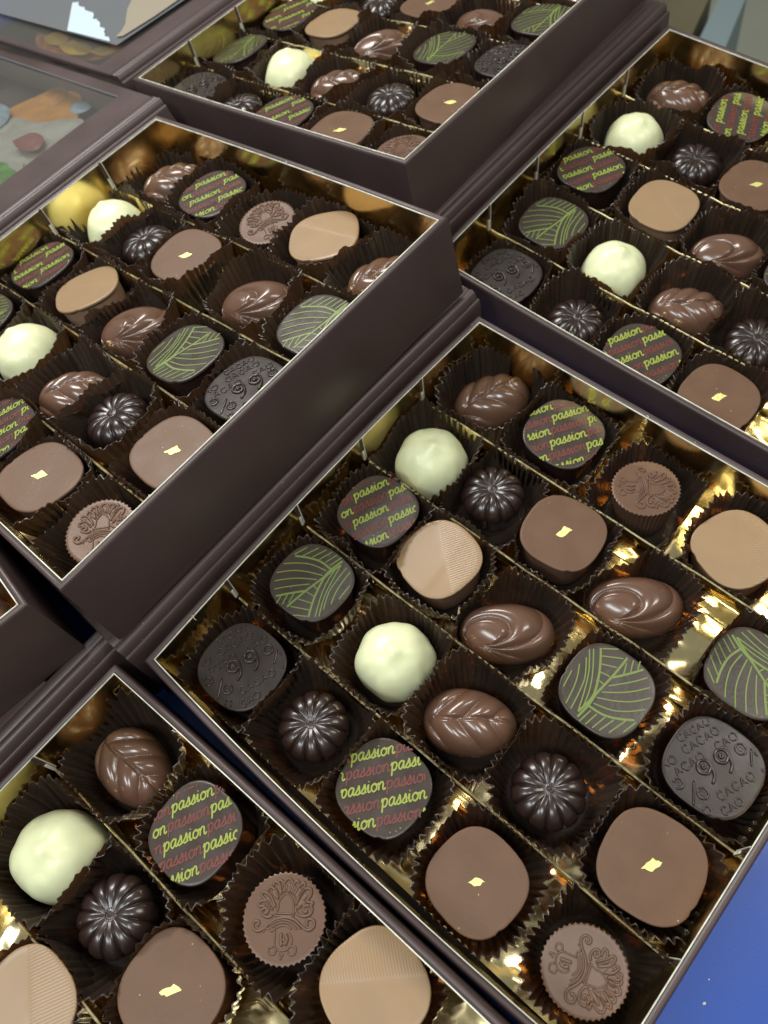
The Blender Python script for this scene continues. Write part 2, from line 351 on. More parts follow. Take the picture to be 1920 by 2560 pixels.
# ------------------------------------------------------------------ shapes of the chocolates (base at z=0)
NS = 2.65; HS = 0.406; TOP = 0.56
def sq_r(t, n=NS): return (abs(cos(t)) ** n + abs(sin(t)) ** n) ** (-1 / n)
def inside_sq(s):
    def f(p):
        r = math.hypot(p[0], p[1]); return r < HS * s * sq_r(atan2(p[1], p[0]))
    return f
def squircle(seed, top_relief=None, nt=72):
    """returns body mesh data and top plate data"""
    rn = random.Random(seed); off = rn.uniform(0, 50)
    def out(t, amp=1): return sq_r(t) * (1 + amp * (0.014 * noise.noise((cos(t) * 1.3 + off, sin(t) * 1.3, 0)) + 0.006 * noise.noise((cos(t) * 6 + off, sin(t) * 6, 0))))
    T = [2 * pi * j / nt for j in range(nt)]
    g = G(); R = []
    for sc, z in [(0.70, 0.0), (0.78, 0.008), (0.835, 0.045), (0.865, 0.14), (0.895, 0.30), (0.915, 0.44), (0.925, TOP - 0.040)]:
        R.append([(HS * sc * out(t, 1.6) * cos(t), HS * sc * out(t, 1.6) * sin(t), z) for t in T])
    g.rings(R, True, True)
    p = G(); R = []
    chip = rn.uniform(0, 2 * pi)
    for sc, z in [(0.90, TOP - 0.043), (0.972, TOP - 0.040), (0.997, TOP - 0.028), (1.0, TOP - 0.012), (0.990, TOP - 0.003), (0.972, TOP)]:
        R.append([(HS * sc * out(t, 1) * (1 - 0.035 * exp(-((t - chip) / 0.06) ** 2)) * cos(t), HS * sc * out(t, 1) * (1 - 0.035 * exp(-((t - chip) / 0.06) ** 2)) * sin(t), z) for t in T])
    for sc in [0.93, 0.86, 0.78, 0.70, 0.61, 0.52, 0.43, 0.34, 0.25, 0.16, 0.08, 0.02]:
        row = []
        for t in T:
            x = HS * sc * out(t) * cos(t); y = HS * sc * out(t) * sin(t)
            z = TOP + (top_relief(x, y) if top_relief else 0) + 0.0022 * noise.noise((x * 3 + off, y * 3, 0))
            row.append((x, y, z))
        R.append(row)
    p.rings(R, True, True)
    return g, p
# --- handwriting of the printed word
GL = {
 'p': ([[(0.02, 0.62), (0.20, 1.02), (0.21, 0.4), (0.17, -0.72)], [(0.2, 0.62), (0.48, 1.0), (0.80, 0.80), (0.74, 0.22), (0.45, -0.02), (0.22, 0.2)]], 0.98),
 'a': ([[(0.80, 0.84), (0.50, 1.02), (0.16, 0.70), (0.14, 0.22), (0.38, -0.02), (0.66, 0.30), (0.80, 0.9)], [(0.82, 1.0), (0.76, 0.25), (0.9, 0.0), (1.1, 0.2)]], 1.04),
 's': ([[(-0.05, 0.12), (0.30, 0.62), (0.46, 1.10), (0.56, 0.62), (0.56, 0.18), (0.30, -0.02), (0.08, 0.12)], [(0.5, 0.05), (0.76, 0.16)]], 0.78),
 'i': ([[(0.02, 0.35), (0.20, 1.0), (0.19, 0.2), (0.34, 0.0), (0.52, 0.2)], [(0.22, 1.32), (0.26, 1.42)]], 0.52),
 'o': ([[(0.50, 1.0), (0.16, 0.72), (0.15, 0.24), (0.45, -0.02), (0.80, 0.26), (0.80, 0.74), (0.50, 1.0), (0.66, 0.8), (0.98, 0.88)]], 0.98),
 'n': ([[(0.10, 1.0), (0.14, 0.5), (0.12, 0.0)], [(0.13, 0.55), (0.42, 1.0), (0.70, 0.86), (0.70, 0.22), (0.86, 0.0), (1.06, 0.22)]], 1.06)}
WORD = 'passion'
WLEN = sum(GL[c][1] for c in WORD)
def passion_print(dx, dy):
    xh = 0.068; row = 0.146; wl = (WLEN + 0.05) * xh
    gg, rr = G(), G(); ins = inside_sq(0.955); cnt = 0
    for r in range(-4, 5):
        y0 = r * row + dy; sh = dx + (0.52 if r % 2 else 0) * 2 * wl * 0.96 + 0.07 * r
        for w in range(-5, 5):
            red = (w % 2 == 0); x0 = w * wl + sh
            if x0 > 0.6 or x0 + wl < -0.6: continue
            cx = x0
            for ch in WORD:
                for st in GL[ch][0]:
                    P = [(cx + (px + 0.22 * py) * xh, y0 + (py * 0.98) * xh - 0.02) for px, py in spline(st, 5)]
                    for run in clipped(P, ins):
                        cnt += 1
                        (rr if red else gg).ribbon(run, xh * (0.22 if not red else 0.21), TOP + 0.0030 + (cnt % 7) * 0.00022 + (0.0016 if not red else 0), 0.0002)
                cx += GL[ch][1] * xh
    return gg, rr
LEAFP = [
 (1, [(570,655),(700,672),(820,710),(925,785)]), (1, [(1025,700),(925,785),(850,870),(770,940),(690,1010),(600,1095),(548,1150)]), (1, [(1015,740),(900,830),(850,900),(800,1030),(770,1150),(750,1270)]), (1, [(430,1050),(560,1020),(700,995)]),
 (0, [(640,655),(790,570)]), (0, [(735,665),(865,590)]), (0, [(800,690),(920,610)]), (0, [(865,715),(970,640)]), (0, [(910,745),(1015,665)]), (0, [(560,640),(690,560)]),
 (0, [(470,735),(600,725),(740,740),(880,800)]), (0, [(400,825),(560,800),(700,810),(850,845)]), (0, [(380,908),(540,880),(660,875),(800,885)]), (0, [(390,988),(540,955),(740,930)]),
 (0, [(775,945),(805,975)]), (0, [(715,1005),(785,1045)]), (0, [(645,1075),(770,1110)]), (0, [(580,1145),(755,1175)]), (0, [(610,1225),(745,1235)]),
 (0, [(540,1035),(500,1130)]), (0, [(600,1020),(560,1110)]), (0, [(480,1050),(440,1130)]),
 (0, [(968,775),(900,900),(850,1050),(815,1240)]), (0, [(1070,765),(985,890),(920,1010),(885,1170)]), (0, [(1110,800),(1030,920),(980,1020),(950,1120)]), (0, [(1135,900),(1060,1010),(1020,1070)]), (0, [(1015,740),(940,900),(880,1060),(850,1235)])]
def leaf_print(rot):
    g = G(); ins = inside_sq(0.975); c, s = cos(rot), sin(rot)
    for i, (th, P) in enumerate(LEAFP):
        Q = []
        for x, y in spline(P, 10):
            X = (x - 755) / 365 * HS; Y = -(y - 905) / 350 * HS
            Q.append((c * X - s * Y, s * X + c * Y))
        for run in clipped(Q, ins): g.ribbon(run, 0.021 if th else 0.0125, TOP + 0.0028 + i * 0.00006, 0.00003)
    return g
# --- embossed 99% / CACAO
EM = {
 'C': ([[(0.85, 0.8), (0.6, 1.0), (0.3, 0.95), (0.08, 0.5), (0.3, 0.06), (0.6, 0.0), (0.88, 0.22)]], 1.0),
 'A': ([[(0.0, 0.0), (0.42, 1.0)], [(0.42, 1.0), (0.85, 0.0)], [(0.2, 0.35), (0.66, 0.35)]], 0.98),
 'O': ([[(0.5, 1.0), (0.1, 0.75), (0.1, 0.25), (0.5, 0.0), (0.9, 0.25), (0.9, 0.75), (0.5, 1.0)]], 1.05),
 '9': ([[(0.62, 0.60), (0.34, 0.44), (0.08, 0.62), (0.12, 0.90), (0.38, 1.02), (0.62, 0.86), (0.62, 0.55), (0.50, 0.22), (0.22, 0.0)], [(0.35, 0.66), (0.27, 0.74), (0.35, 0.82), (0.42, 0.74), (0.35, 0.66)]], 0.78)}
def cacao_relief():
    g = G(); ins = inside_sq(0.95)
    def put(ch, x, y, h, r):
        for st in EM[ch][0]:
            P = [((x + px * h) * HS, (y + py * h) * HS) for px, py in (spline(st, 6) if len(st) > 2 else spline(st, 4))]
            for run in clipped(P, ins): g.tube([(a, b, TOP + 0.001) for a, b in run], r, 6, 1.6)
    def word(w, x, y, h, r=0.0078, sp=1.14):
        for ch in w: put(ch, x, y, h, r); x += EM[ch][1] * h * sp
    for x in (-0.36, 0.10): put('9', x, -0.27, 0.50, 0.0145)
    def O(x, y, h, r=0.0105): 
        put('O', x, y, h, r); put('O', x + h * 0.3, y + h * 0.3, h * 0.4, 0.005)
    def slash(x, y, l):
        a = radians(52)
        for run in clipped([((x + cos(a) * l * (i / 8 - .5)) * HS, (y + sin(a) * l * (i / 8 - .5)) * HS) for i in range(9)], ins): g.tube([(p, q, TOP + 0.001) for p, q in run], 0.0125, 6, 1.0)
    O(0.60, -0.10, 0.24); slash(0.84, -0.18, 0.50); O(0.92, -0.34, 0.22)
    O(-0.97, -0.02, 0.22); slash(-0.70, -0.22, 0.52); O(-0.66, -0.44, 0.24)
    word('CACAO', -0.36, 0.50, 0.17); word('ACAO', -0.78, 0.22, 0.17); word('CAO', 0.28, 0.22, 0.17)
    word('CACAO', -0.32, -0.62, 0.17); word('CAO', -0.44, -0.90, 0.16); word('O', -0.76, -0.72, 0.17); word('AO', -0.95, 0.46, 0.17)
    word('CACAO', -0.30, 0.76, 0.15); word('O', 0.82, -0.66, 0.15)
    return g
# --- crest strokes (pixel sketch, centre 715,955)
CR = [(0,[(620,925),(650,860),(655,780),(715,705),(785,770),(800,860),(810,925)]),(0,[(620,908),(805,905)]),(0,[(612,932),(815,932)]),
 (1,[(640,770),(610,680),(545,640),(545,690)]),(1,[(662,725),(640,610),(590,590),(585,640)]),(1,[(690,700),(680,600),(640,570),(625,600)]),(1,[(700,680),(690,590),(730,550),(765,590),(745,690)]),(1,[(765,700),(785,600),(815,572),(840,600)]),(1,[(790,720),(840,620),(885,590),(890,650)]),(1,[(810,760),(870,690),(900,640)]),
 (1,[(625,850),(560,730),(490,700),(480,740),(550,800),(590,870)]),(1,[(600,880),(530,790),(465,800),(460,840),(530,840)]),(1,[(605,925),(560,950),(500,925),(490,885),(525,860),(555,890),(530,915),(512,900)]),
 (1,[(815,820),(850,720),(900,650),(950,650),(960,700),(930,760),(880,830)]),(1,[(840,860),(890,790),(985,790),(940,830)]),(1,[(812,860),(850,910),(920,925),(975,890),(975,835),(920,815),(895,850),(910,885),(940,870)]),
 (1,[(460,1045),(480,1010),(455,990),(425,1010),(430,1065),(480,1090),(540,1050),(620,975),(720,945),(820,965),(900,1030),(960,1060),(1010,1020),(1005,965),(960,950),(935,985),(955,1010)]),
 (0,[(580,1030),(650,985),(720,970),(800,990),(890,1055)]),(0,[(600,1050),(670,1005),(730,995),(790,1015),(850,1060)]),(0,[(625,1065),(690,1030),(740,1025),(800,1060)]),
 (0,[(530,1105),(535,1070),(575,1060),(600,1085),(640,1060)]),(0,[(640,1070),(645,1160),(650,1230),(700,1270),(770,1255),(812,1190),(800,1130),(765,1095)]),
 (0,[(645,1235),(600,1250),(605,1305),(655,1305),(665,1265)]),(0,[(800,1220),(850,1230),(850,1290),(800,1305),(775,1265)]),(0,[(700,1290),(715,1350),(740,1295)]),(0,[(705,1170),(740,1165),(745,1200),(712,1205)]),(2,[(700,1100),(705,1160),(715,1230)]),(2,[(740,1110),(765,1160),(745,1220)])]
# --- dome types
def polar(nr, nt, f, z_side):
    """f(s,t)->(x,y,z) from rim s=1 to centre s=0, z_side: list of (scale,z) below the rim (bottom first)"""
    g = G(); T = [2 * pi * j / nt for j in range(nt)]; R = []
    for sc, z in z_side:
        R.append([(f(1, t)[0] * sc, f(1, t)[1] * sc, z * 1.0) for t in T])
    for i in range(nr + 1):
        s = 1 - i / nr * 0.985
        R.append([f(s, t) for t in T])
    g.rings(R, True, True); return g
def flower_shape(off):
    def f(s, t):
        ph = ((t * 12 / (2 * pi)) % 1) * 2 - 1
        pet = max(0.0, 1 - abs(ph) ** 3.0) ** 0.6
        r = 0.345 * (0.90 + 0.10 * pet)
        h = 0.33 + 0.165 * max(0, 1 - s ** 3.0) ** 0.55
        if s < 0.60: h -= 0.045 * (1 - s / 0.60) ** 2
        h += 0.034 * (pet - 1) * min(1, max(0, s - 0.10) * 2.2)
        if s < 0.10: h += 0.022 * sqrt(max(0, 1 - (s / 0.10) ** 2))
        q = s ** 0.88
        return (r * q * cos(t), r * q * sin(t), h)
    return polar(32, 288, f, [(0.76, 0.0), (0.81, 0.01), (0.86, 0.06), (0.93, 0.18), (0.985, 0.29)])
def oval_dome(a, b, n, H, ridge, nr=56, nt=150, side=0.24, egg=0.0):
    def f(s, t):
        c, q = cos(t), sin(t)
        r = (abs(c) ** n + abs(q) ** n) ** (-1 / n)
        u = s ** 0.85
        X = r * c * u; Y = r * q * u * (1 - egg * X)
        z = side + (H - side) * max(0, 1 - s ** 2.5) ** 0.58
        fade = min(1, (1 - s) * 7) * 0.75 + 0.25
        return (a * X, b * Y, z + ridge(X, Y) * fade)
    return polar(nr, nt, f, [(0.80, 0.0), (0.85, 0.012), (0.89, 0.05), (0.95, 0.13), (0.99, 0.20)])
def swirl_ridge(X, Y):
    dx, dy = X + 0.66, Y + 0.56; d2 = dx * dx + dy * dy + 0.004
    nx, ny = 0.56, 0.83
    k = 2 * (nx * dx + ny * dy) / d2
    g = max(-1.6, min(1.95, asinh(k * 1.15)))
    v = abs(sin(pi * (g * 1.80 + 0.10)))
    return 0.052 * (v ** 0.75 - 0.6) * min(1, sqrt(d2) * 2.2)
def leaf_ridge(X, Y):
    yy = Y - 0.10 * sin(X * 2.2)
    k = 3.0 if yy > 0 else 2.8
    ph = (X + 0.12) * k * 0.55 - (abs(yy) ** 1.15) * 1.05 + (0.0 if yy > 0 else 0.22)
    v = abs(sin(pi * ph))
    mid = exp(-(yy / 0.055) ** 2)
    return 0.050 * (v ** 0.7 - 0.6) * (1 - 0.5 * mid) - 0.018 * mid
def truffle(seed):
    rn = random.Random(seed); off = rn.uniform(0, 90); px, py = rn.uniform(-0.07, 0.07), rn.uniform(-0.07, 0.07)
    def f(s, t):
        fac = 1 + 0.10 * noise.noise((cos(t) * 1.1 + off, sin(t) * 1.1, s * 1.5)) + 0.035 * noise.noise((cos(t) * 3 + off, sin(t) * 3, s * 2.5))
        r = 0.40 * fac
        a = s ** 1.0 * pi / 2
        x = r * sin(a) ** 0.92 * cos(t); y = r * sin(a) ** 0.92 * sin(t)
        z = 0.17 + 0.50 * cos(a) ** 0.80 * (1 + 0.05 * noise.noise((x * 3 + off, y * 3, 4)))
        z += 0.05 * exp(-((x - px) ** 2 + (y - py) ** 2) / 0.006) + 0.014 * abs(noise.noise((x * 5 + off, y * 5, 9)))
        return (x, y, z)
    return polar(30, 72, f, [(0.72, 0.0), (0.86, 0.02), (0.97, 0.08)])
def crest_shape():
    NT = 46 * 4; T = [2 * pi * j / NT for j in range(NT)]
    def fl(t, a): return 1 + a * (1 - abs(sin(23 * t)) * 2) * 0.5
    g = G(); R = []
    for r, z, a in [(0.262, 0.0, 0.03), (0.272, 0.01, 0.05), (0.30, 0.25, 0.06), (0.335, 0.50, 0.06), (0.345, 0.522, 0.055), (0.342, 0.532, 0.04), (0.33, 0.536, 0.012), (0.31, 0.534, 0.0), (0.2, 0.534, 0.0), (0.05, 0.534, 0.0)]:
        R.append([(r * fl(t, a) * cos(t), r * fl(t, a) * sin(t), z) for t in T])
    g.rings(R, True, True)
    c = G()
    for kind, P in CR:
        Q = [((x - 715) / 375 * 0.322, -(y - 955) / 440 * 0.322, 0.535) for x, y in spline(P, 5)]
        c.tube(Q, {0: 0.0080, 1: 0.0125, 2: 0.015}[kind], 6, 1.25)
    # soft fills under the fan so that the leaves read as relief
    for (x0, y0, x1, y1, r) in [(650,760,570,680,.020),(675,720,620,620,.020),(700,700,700,600,.018),(735,700,740,590,.018),(765,715,800,610,.018),(800,740,860,640,.02),(610,860,520,740,.018),(830,830,920,700,.02),(560,900,520,890,.014),(880,880,940,850,.014)]:
        c.tube([((x0 + (x1 - x0) * i / 4 - 715) / 375 * 0.322, -(y0 + (y1 - y0) * i / 4 - 955) / 440 * 0.322, 0.533) for i in range(5)], r, 8, 0.5)
    return g, c
def flake(seed):
    rn = random.Random(seed); g = G()
    w, h, sk = rn.uniform(0.032, 0.048), rn.uniform(0.050, 0.070), rn.uniform(0.01, 0.035)
    C4 = [(-w, -h), (w, -h * rn.uniform(0.5, 1)), (w, h), (-w, h * rn.uniform(0.6, 1))]; pts = []
    for q in range(4):
        a, b = C4[q], C4[(q + 1) % 4]; m_ = rn.choice((2, 3, 4))
        for e in range(m_):
            t = e / m_; pts.append((a[0] + (b[0] - a[0]) * t, a[1] + (b[1] - a[1]) * t))
    pts = [(x + sk * y / h + rn.uniform(-.008, .008), y + rn.uniform(-.008, .008)) for x, y in pts]
    n = len(pts)
    g.rings([[(x, y, TOP + 0.0028) for x, y in pts], [(x * 0.98, y * 0.98, TOP + 0.0048) for x, y in pts]], False, True)
    return g
def M_(name, g, mat, ang=40): return mesh(name, g.v, g.f, mat, True, ang)
ME = {}
for i in range(3):
    b, p = squircle(i + 1)
    ME['sqbody', i] = b; ME['sqtop', i] = p
def car_relief(x, y):
    a = y + 0.6 * x - 0.07 - 0.25 * (x - 0.1) ** 2
    return 0.004 / (1 + exp(-a * 60)) - 0.004 / (1 + exp(-(x - 0.12 + y * 0.2) * 60)) + 0.004 * sin(x * 5)
PR = {}
def proto(kind, var):
    """list of (name, mesh, parent index or None for the root mesh)"""
    if (kind, var) in PR: return PR[kind, var]
    v = var % 3
    if kind in ('cacao', 'passion', 'leafprint', 'gold', 'caramel'):
        if kind == 'caramel': b, p = squircle(v + 20, car_relief)
        else: b, p = ME['sqbody', v], ME['sqtop', v]
        mb, mt = {'cacao': (DARK, DARKM), 'passion': (DARK, FILMD), 'leafprint': (DARK, FILMD), 'gold': (MILK, MILK), 'caramel': (CARAB, CARAT)}[kind]
        L = [('body', M_('body', b, mb)), ('top', M_('top', p, mt, 60))]
        if kind == 'cacao': L.append(('embossed_lettering', M_('embossed_lettering', cacao_relief(), DARK, 80)))
        if kind == 'passion':
            gg, rr = passion_print([0.02, -0.13, 0.11][v], [0.0, 0.05, -0.04][v])
            L += [('green_lettering', mesh('green_lettering', gg.v, gg.f, GINK, False)), ('red_lettering', mesh('red_lettering', rr.v, rr.f, RINK, False))]
        if kind == 'leafprint':
            gg = leaf_print(0); L.append(('leaf_vein_print', mesh('leaf_vein_print', gg.v, gg.f, GINKL, False)))
        if kind == 'gold': L.append(('gold_flake', M_('gold_flake', flake(var * 7 + 3), FLAKE)))
    elif kind == 'flower': L = [(None, M_('flower', flower_shape(0), DARK, 180))]
    elif kind == 'swirl': L = [(None, M_('swirl', oval_dome(0.475, 0.305, 2.25, 0.52, swirl_ridge, nr=70, nt=170), MILKG, 180))]
    elif kind == 'leaf': L = [(None, M_('leaf', oval_dome(0.445, 0.315, 2.15, 0.50, leaf_ridge, egg=0.10), MILKG, 180))]
    elif kind == 'white': L = [(None, M_('truffle', truffle(v + 5), WHITE, 180))]
    elif kind == 'crest':
        b, c = crest_shape(); L = [('body', M_('body', b, MILK2, 50)), ('embossed_crest', M_('embossed_crest', c, MILK2, 80))]
    PR[kind, var] = L; return L
MILK2 = pmat('satin_milk_chocolate', (0.128, 0.070, 0.044), 0.38, spec=0.3, var=0.06, bump=0.08, bscale=20, coat=0.1, coatr=0.25)
# ------------------------------------------------------------------ paper cups
def footprint(kind, a):
    """radius of the chocolate seen from above as a function of the direction (box frame)"""
    a = radians(a)
    if kind in ('cacao', 'passion', 'leafprint'): return lambda t: HS * 1.02 * sq_r(t)
    if kind in ('gold', 'caramel'): return lambda t: HS * 1.02 * sq_r(t - a)
    if kind == 'white': return lambda t: 0.425
    if kind == 'flower': return lambda t: 0.345
    if kind == 'crest': return lambda t: 0.355
    A, B = (0.485, 0.315) if kind == 'swirl' else (0.455, 0.325)
    return lambda t: 1 / sqrt((cos(t - a) / A) ** 2 + (sin(t - a) / B) ** 2)
def cup_mesh(seed, own, others, ctr):
    """own/others: (x, y, radius function) in the box frame, ctr: centre of the cup"""
    rn = random.Random(seed); off = rn.uniform(0, 90)
    nf = rn.choice((42, 44, 46, 48)); per = 5; NT = nf * per; R = []
    lv = [(0.0, 0.0, 0.0), (0.06, 0.02, 0.25), (0.22, 0.16, 0.55), (0.45, 0.38, 0.8), (0.68, 0.62, 0.95), (0.86, 0.82, 1.05), (1.0, 1.0, 1.2), (1.06, 1.0, 1.2)]
    ht = rn.uniform(0.54, 0.66); fold = rn.uniform(0, 2 * pi)
    X, Y = ctr
    for lvl, zz, aa in lv:
        l1 = min(lvl, 1.0); row = []
        for j in range(NT):
            t = 2 * pi * j / NT
            tw = t + 0.035 * noise.noise((cos(t) * 5 + off, sin(t) * 5, 3)) 
            zig = sin(nf * tw + 0.5 * noise.noise((j * 0.11, off, l1)))
            zig = zig * (1.25 - 0.25 * abs(zig))
            ir = 0.55 + 1.0 * abs(noise.noise((cos(t) * 3 + off, sin(t) * 3, 2)) + 0.25)
            rb = 0.365 + 0.150 * l1 ** 0.65 + (0.012 if lvl > 1 else 0)
            rb += (0.050 * noise.noise((cos(t) * 1.4 + off, sin(t) * 1.4, l1 * 0.6)) + 0.030 * noise.noise((cos(t) * 5 + off, sin(t) * 5, l1 * 2.0))) * l1
            dd = (t - fold + pi) % (2 * pi) - pi
            rb -= 0.05 * l1 * exp(-(dd / 0.22) ** 2)
            rr = rb * (1 + 0.75 * l1 * (sq_r(t, 4.5) - 1)) + zig * 0.023 * aa * ir
            z = ht * zz * (1 + 0.30 * noise.noise((cos(t) * 1.1 + off, sin(t) * 1.1, 7)) + 0.10 * noise.noise((cos(t) * 4 + off, sin(t) * 4, 5)))
            if lvl >= 1.0: z += 0.010 * zig + 0.010 * noise.noise((j * 0.5, off, 1))
            x = rr * cos(t) + X; y = rr * sin(t) + Y
            lim = 0.480 + (0.012 * zig if l1 > 0.6 else 0)
            dy = y - (int(Y) + 0.5)
            if abs(dy) > lim: y = int(Y) + 0.5 + (lim + 0.12 * (abs(dy) - lim)) * (1 if dy > 0 else -1)
            dx = x - (int(X) + 0.5) * 0.9924
            if abs(dx) > 0.515: x = (int(X) + 0.5) * 0.9924 + (0.515 + 0.2 * (abs(dx) - 0.515)) * (1 if dx > 0 else -1)
            if l1 > 0.3:
                for k, (ox, oy, fr) in enumerate(others + [own]):
                    px, py = x - ox, y - oy; d = math.hypot(px, py); q = fr(atan2(py, px)) + (0.014 + 0.010 * (zig + 1) * l1 if k == len(others) else 0.006)
                    if d < q: x = ox + px / d * q; y = oy + py / d * q
            row.append((x - X, y - Y, z))
        R.append(row)
    g = G(); g.rings(R, True, False)
    return mesh('paper_cup', g.v, g.f, CUP, True, 60)
# ------------------------------------------------------------------ what lies in each cell
LAY = [['cacao', 'flower', 'passion', 'gold', 'crest'], ['leafprint', 'white', 'leaf', 'flower', 'gold'], ['passion', 'caramel', 'swirl', 'leafprint', 'cacao'], ['white', 'flower', 'gold', 'swirl', 'leafprint'], ['leaf', 'passion', 'crest', 'caramel', 'leaf']]
POS = {
'C': [(0,0,0.54,0.50), (0,1,1.45,0.53), (0,2,2.38,0.54), (0,3,3.45,0.47), (0,4,4.53,0.62), (1,0,0.50,1.55), (1,1,1.61,1.52), (1,2,2.56,1.52), (1,3,3.49,1.47), (1,4,4.47,1.51), (2,0,0.51,2.59), (2,1,1.39,2.60), (2,2,2.31,2.45), (2,3,3.36,2.49), (2,4,4.45,2.50), (3,0,0.45,3.50), (3,1,1.28,3.57), (3,2,2.16,3.55), (3,3,3.12,3.45), (3,4,4.32,3.44), (4,0,0.51,4.59), (4,1,1.47,4.54), (4,2,2.58,4.49), (4,3,3.62,4.47)],
'B': [(0,2,2.38,0.62), (0,3,3.32,0.47), (0,4,4.42,0.52), (1,0,0.50,1.50), (1,1,1.38,1.53), (1,2,2.46,1.45), (1,3,3.29,1.52), (1,4,4.35,1.50), (2,0,0.44,2.51), (2,1,1.48,2.50), (2,2,2.36,2.49), (2,3,3.48,2.45), (2,4,4.48,2.47), (3,0,0.46,3.57), (3,1,1.24,3.54), (3,2,2.15,3.56), (3,3,3.44,3.53), (3,4,4.51,3.49), (4,0,0.48,4.58), (4,1,1.56,4.51), (4,2,2.63,4.48), (4,3,3.56,4.55), (4,4,4.50,4.49)],
'A': [(0,0,0.52,0.51), (0,1,1.32,0.57), (0,2,2.32,0.51), (0,3,3.37,0.52), (0,4,4.43,0.51), (1,0,0.42,1.57), (1,1,1.39,1.58), (1,2,2.34,1.58), (1,3,3.32,1.55), (1,4,4.36,1.54), (2,0,0.45,2.62), (2,1,1.36,2.62), (2,2,2.28,2.60), (2,3,3.49,2.59), (2,4,4.50,2.58), (3,0,0.50,3.50), (3,1,1.49,3.50), (3,2,2.48,3.50), (3,3,3.42,3.52), (3,4,4.37,3.60), (4,3,3.47,4.50), (4,4,4.47,4.50)],
'D': [(0,0,0.66,0.49), (0,1,1.66,0.52), (0,2,2.60,0.44), (0,3,3.56,0.45), (1,0,0.60,1.52), (1,1,1.57,1.48), (1,2,2.60,1.48), (1,3,3.49,1.48), (2,0,0.48,2.55), (2,1,1.56,2.55), (2,2,2.53,2.46), (2,3,3.47,2.50), (3,0,0.49,3.53), (3,1,1.39,3.58), (3,2,2.30,3.46), (4,0,0.54,4.56), (4,1,1.50,4.48)],
'E': [(2,1,1.34,2.66), (3,0,0.52,3.49), (3,1,1.36,3.52), (3,2,2.25,3.55), (4,0,0.48,4.45), (4,1,1.55,4.51), (4,2,2.60,4.50), (4,3,3.53,4.60)],
'F': [(4,4,4.47,4.50)]}
ANG = {('C',0,0):71,('C',2,4):69,('C',0,2):50.5,('C',2,0):66,('C',4,1):57,('E',4,1):60,('D',2,0):60,('D',0,2):62,('D',4,1):111,('B',4,1):61,('B',2,0):70,('B',0,2):70,('A',0,2):62,('A',2,0):56,
 ('C',4,0):62,('C',1,2):30.5,('D',4,0):26,('D',1,2):31,('B',4,0):58,('B',1,2):48,('B',4,4):53,('A',1,2):41,('E',4,0):-4,('C',2,2):37,('C',3,3):38,('D',2,2):38,('B',2,2):54,('B',3,3):39,('A',2,2):50,
 ('C',1,0):38,('C',2,3):222,('C',3,4):110,('D',2,-1):38,('D',1,0):38,('B',2,3):215,('B',3,4):40,('A',1,0):60,('A',2,3):230,('A',3,4):50,
 ('E',4,2):37,('C',4,2):-62,('C',0,4):-75,('B',4,2):60,('B',0,4):45,('A',0,4):55,
 ('B',2,1):60,('C',2,1):-10,('C',4,3):-20,('E',4,3):75,('B',4,3):40}
TILT = {('C',0,4):(14,-3),('C',4,2):(-2,-6),('C',2,1):(3,-4),('C',4,3):(2,-4),('B',0,4):(0,8),('B',1,4):(-3,6),('B',4,2):(4,6),('B',2,1):(-3,-6),('B',0,3):(-7,5),('C',1,1):(0,0),('D',4,1):(4,2),('E',4,1):(2,-3),('E',4,0):(-5,4),('B',4,0):(-3,-3),('A',1,0):(0,-7),('B',3,2):(3,5)}
SCL = {('B',1,4):1.0,('E',2,1):1.05,('E',3,2):1.04,('C',1,4):1.04,('E',3,0):1.06}
NAME = {'cacao': 'embossed_square_chocolate', 'passion': 'printed_square_chocolate', 'leafprint': 'veined_square_chocolate', 'gold': 'gold_flecked_square_chocolate', 'caramel': 'caramel_square_chocolate', 'flower': 'flower_chocolate', 'swirl': 'swirl_chocolate', 'leaf': 'leaf_chocolate', 'white': 'white_truffle', 'crest': 'crested_round_chocolate'}
LOOK = {'cacao': 'dark square embossed 99% and CACAO', 'passion': 'dark square printed with passion lettering', 'leafprint': 'dark square printed with green veins', 'gold': 'milk chocolate square with gold flake', 'caramel': 'pale tan square chocolate', 'flower': 'shiny dark ribbed flower chocolate', 'swirl': 'glossy milk chocolate oval swirl', 'leaf': 'milk chocolate oval with leaf relief', 'white': 'pale cream white chocolate truffle', 'crest': 'round fluted chocolate with embossed crest'}
SHORT = {'cacao': 'the 99% chocolate', 'passion': 'the lettered chocolate', 'leafprint': 'the green-veined chocolate', 'gold': 'the gold-flecked square', 'caramel': 'the tan square', 'flower': 'the dark flower', 'swirl': 'the swirl', 'leaf': 'the leaf chocolate', 'white': 'the white truffle', 'crest': 'the crested chocolate'}
GRP = {'cacao': 'squares embossed 99% CACAO', 'passion': 'squares printed with lettering', 'leafprint': 'squares printed with green veins', 'gold': 'milk squares with gold flakes', 'caramel': 'pale tan squares', 'flower': 'dark flower chocolates', 'swirl': 'oval swirl chocolates', 'leaf': 'leaf chocolates', 'white': 'white truffles', 'crest': 'crested round chocolates'}
LANE = ['lowest lane', 'second lane up', 'middle lane', 'fourth lane up', 'highest lane']
ORD = ['first', 'second', 'third', 'fourth', 'fifth']
BOXN = {'C': 'middle box', 'B': 'left box', 'A': 'top box', 'D': 'upper right box', 'E': 'bottom left box', 'F': 'left edge box'}
rnd = random.Random(11)
cnt = 0; key_fp = {}; cups = []
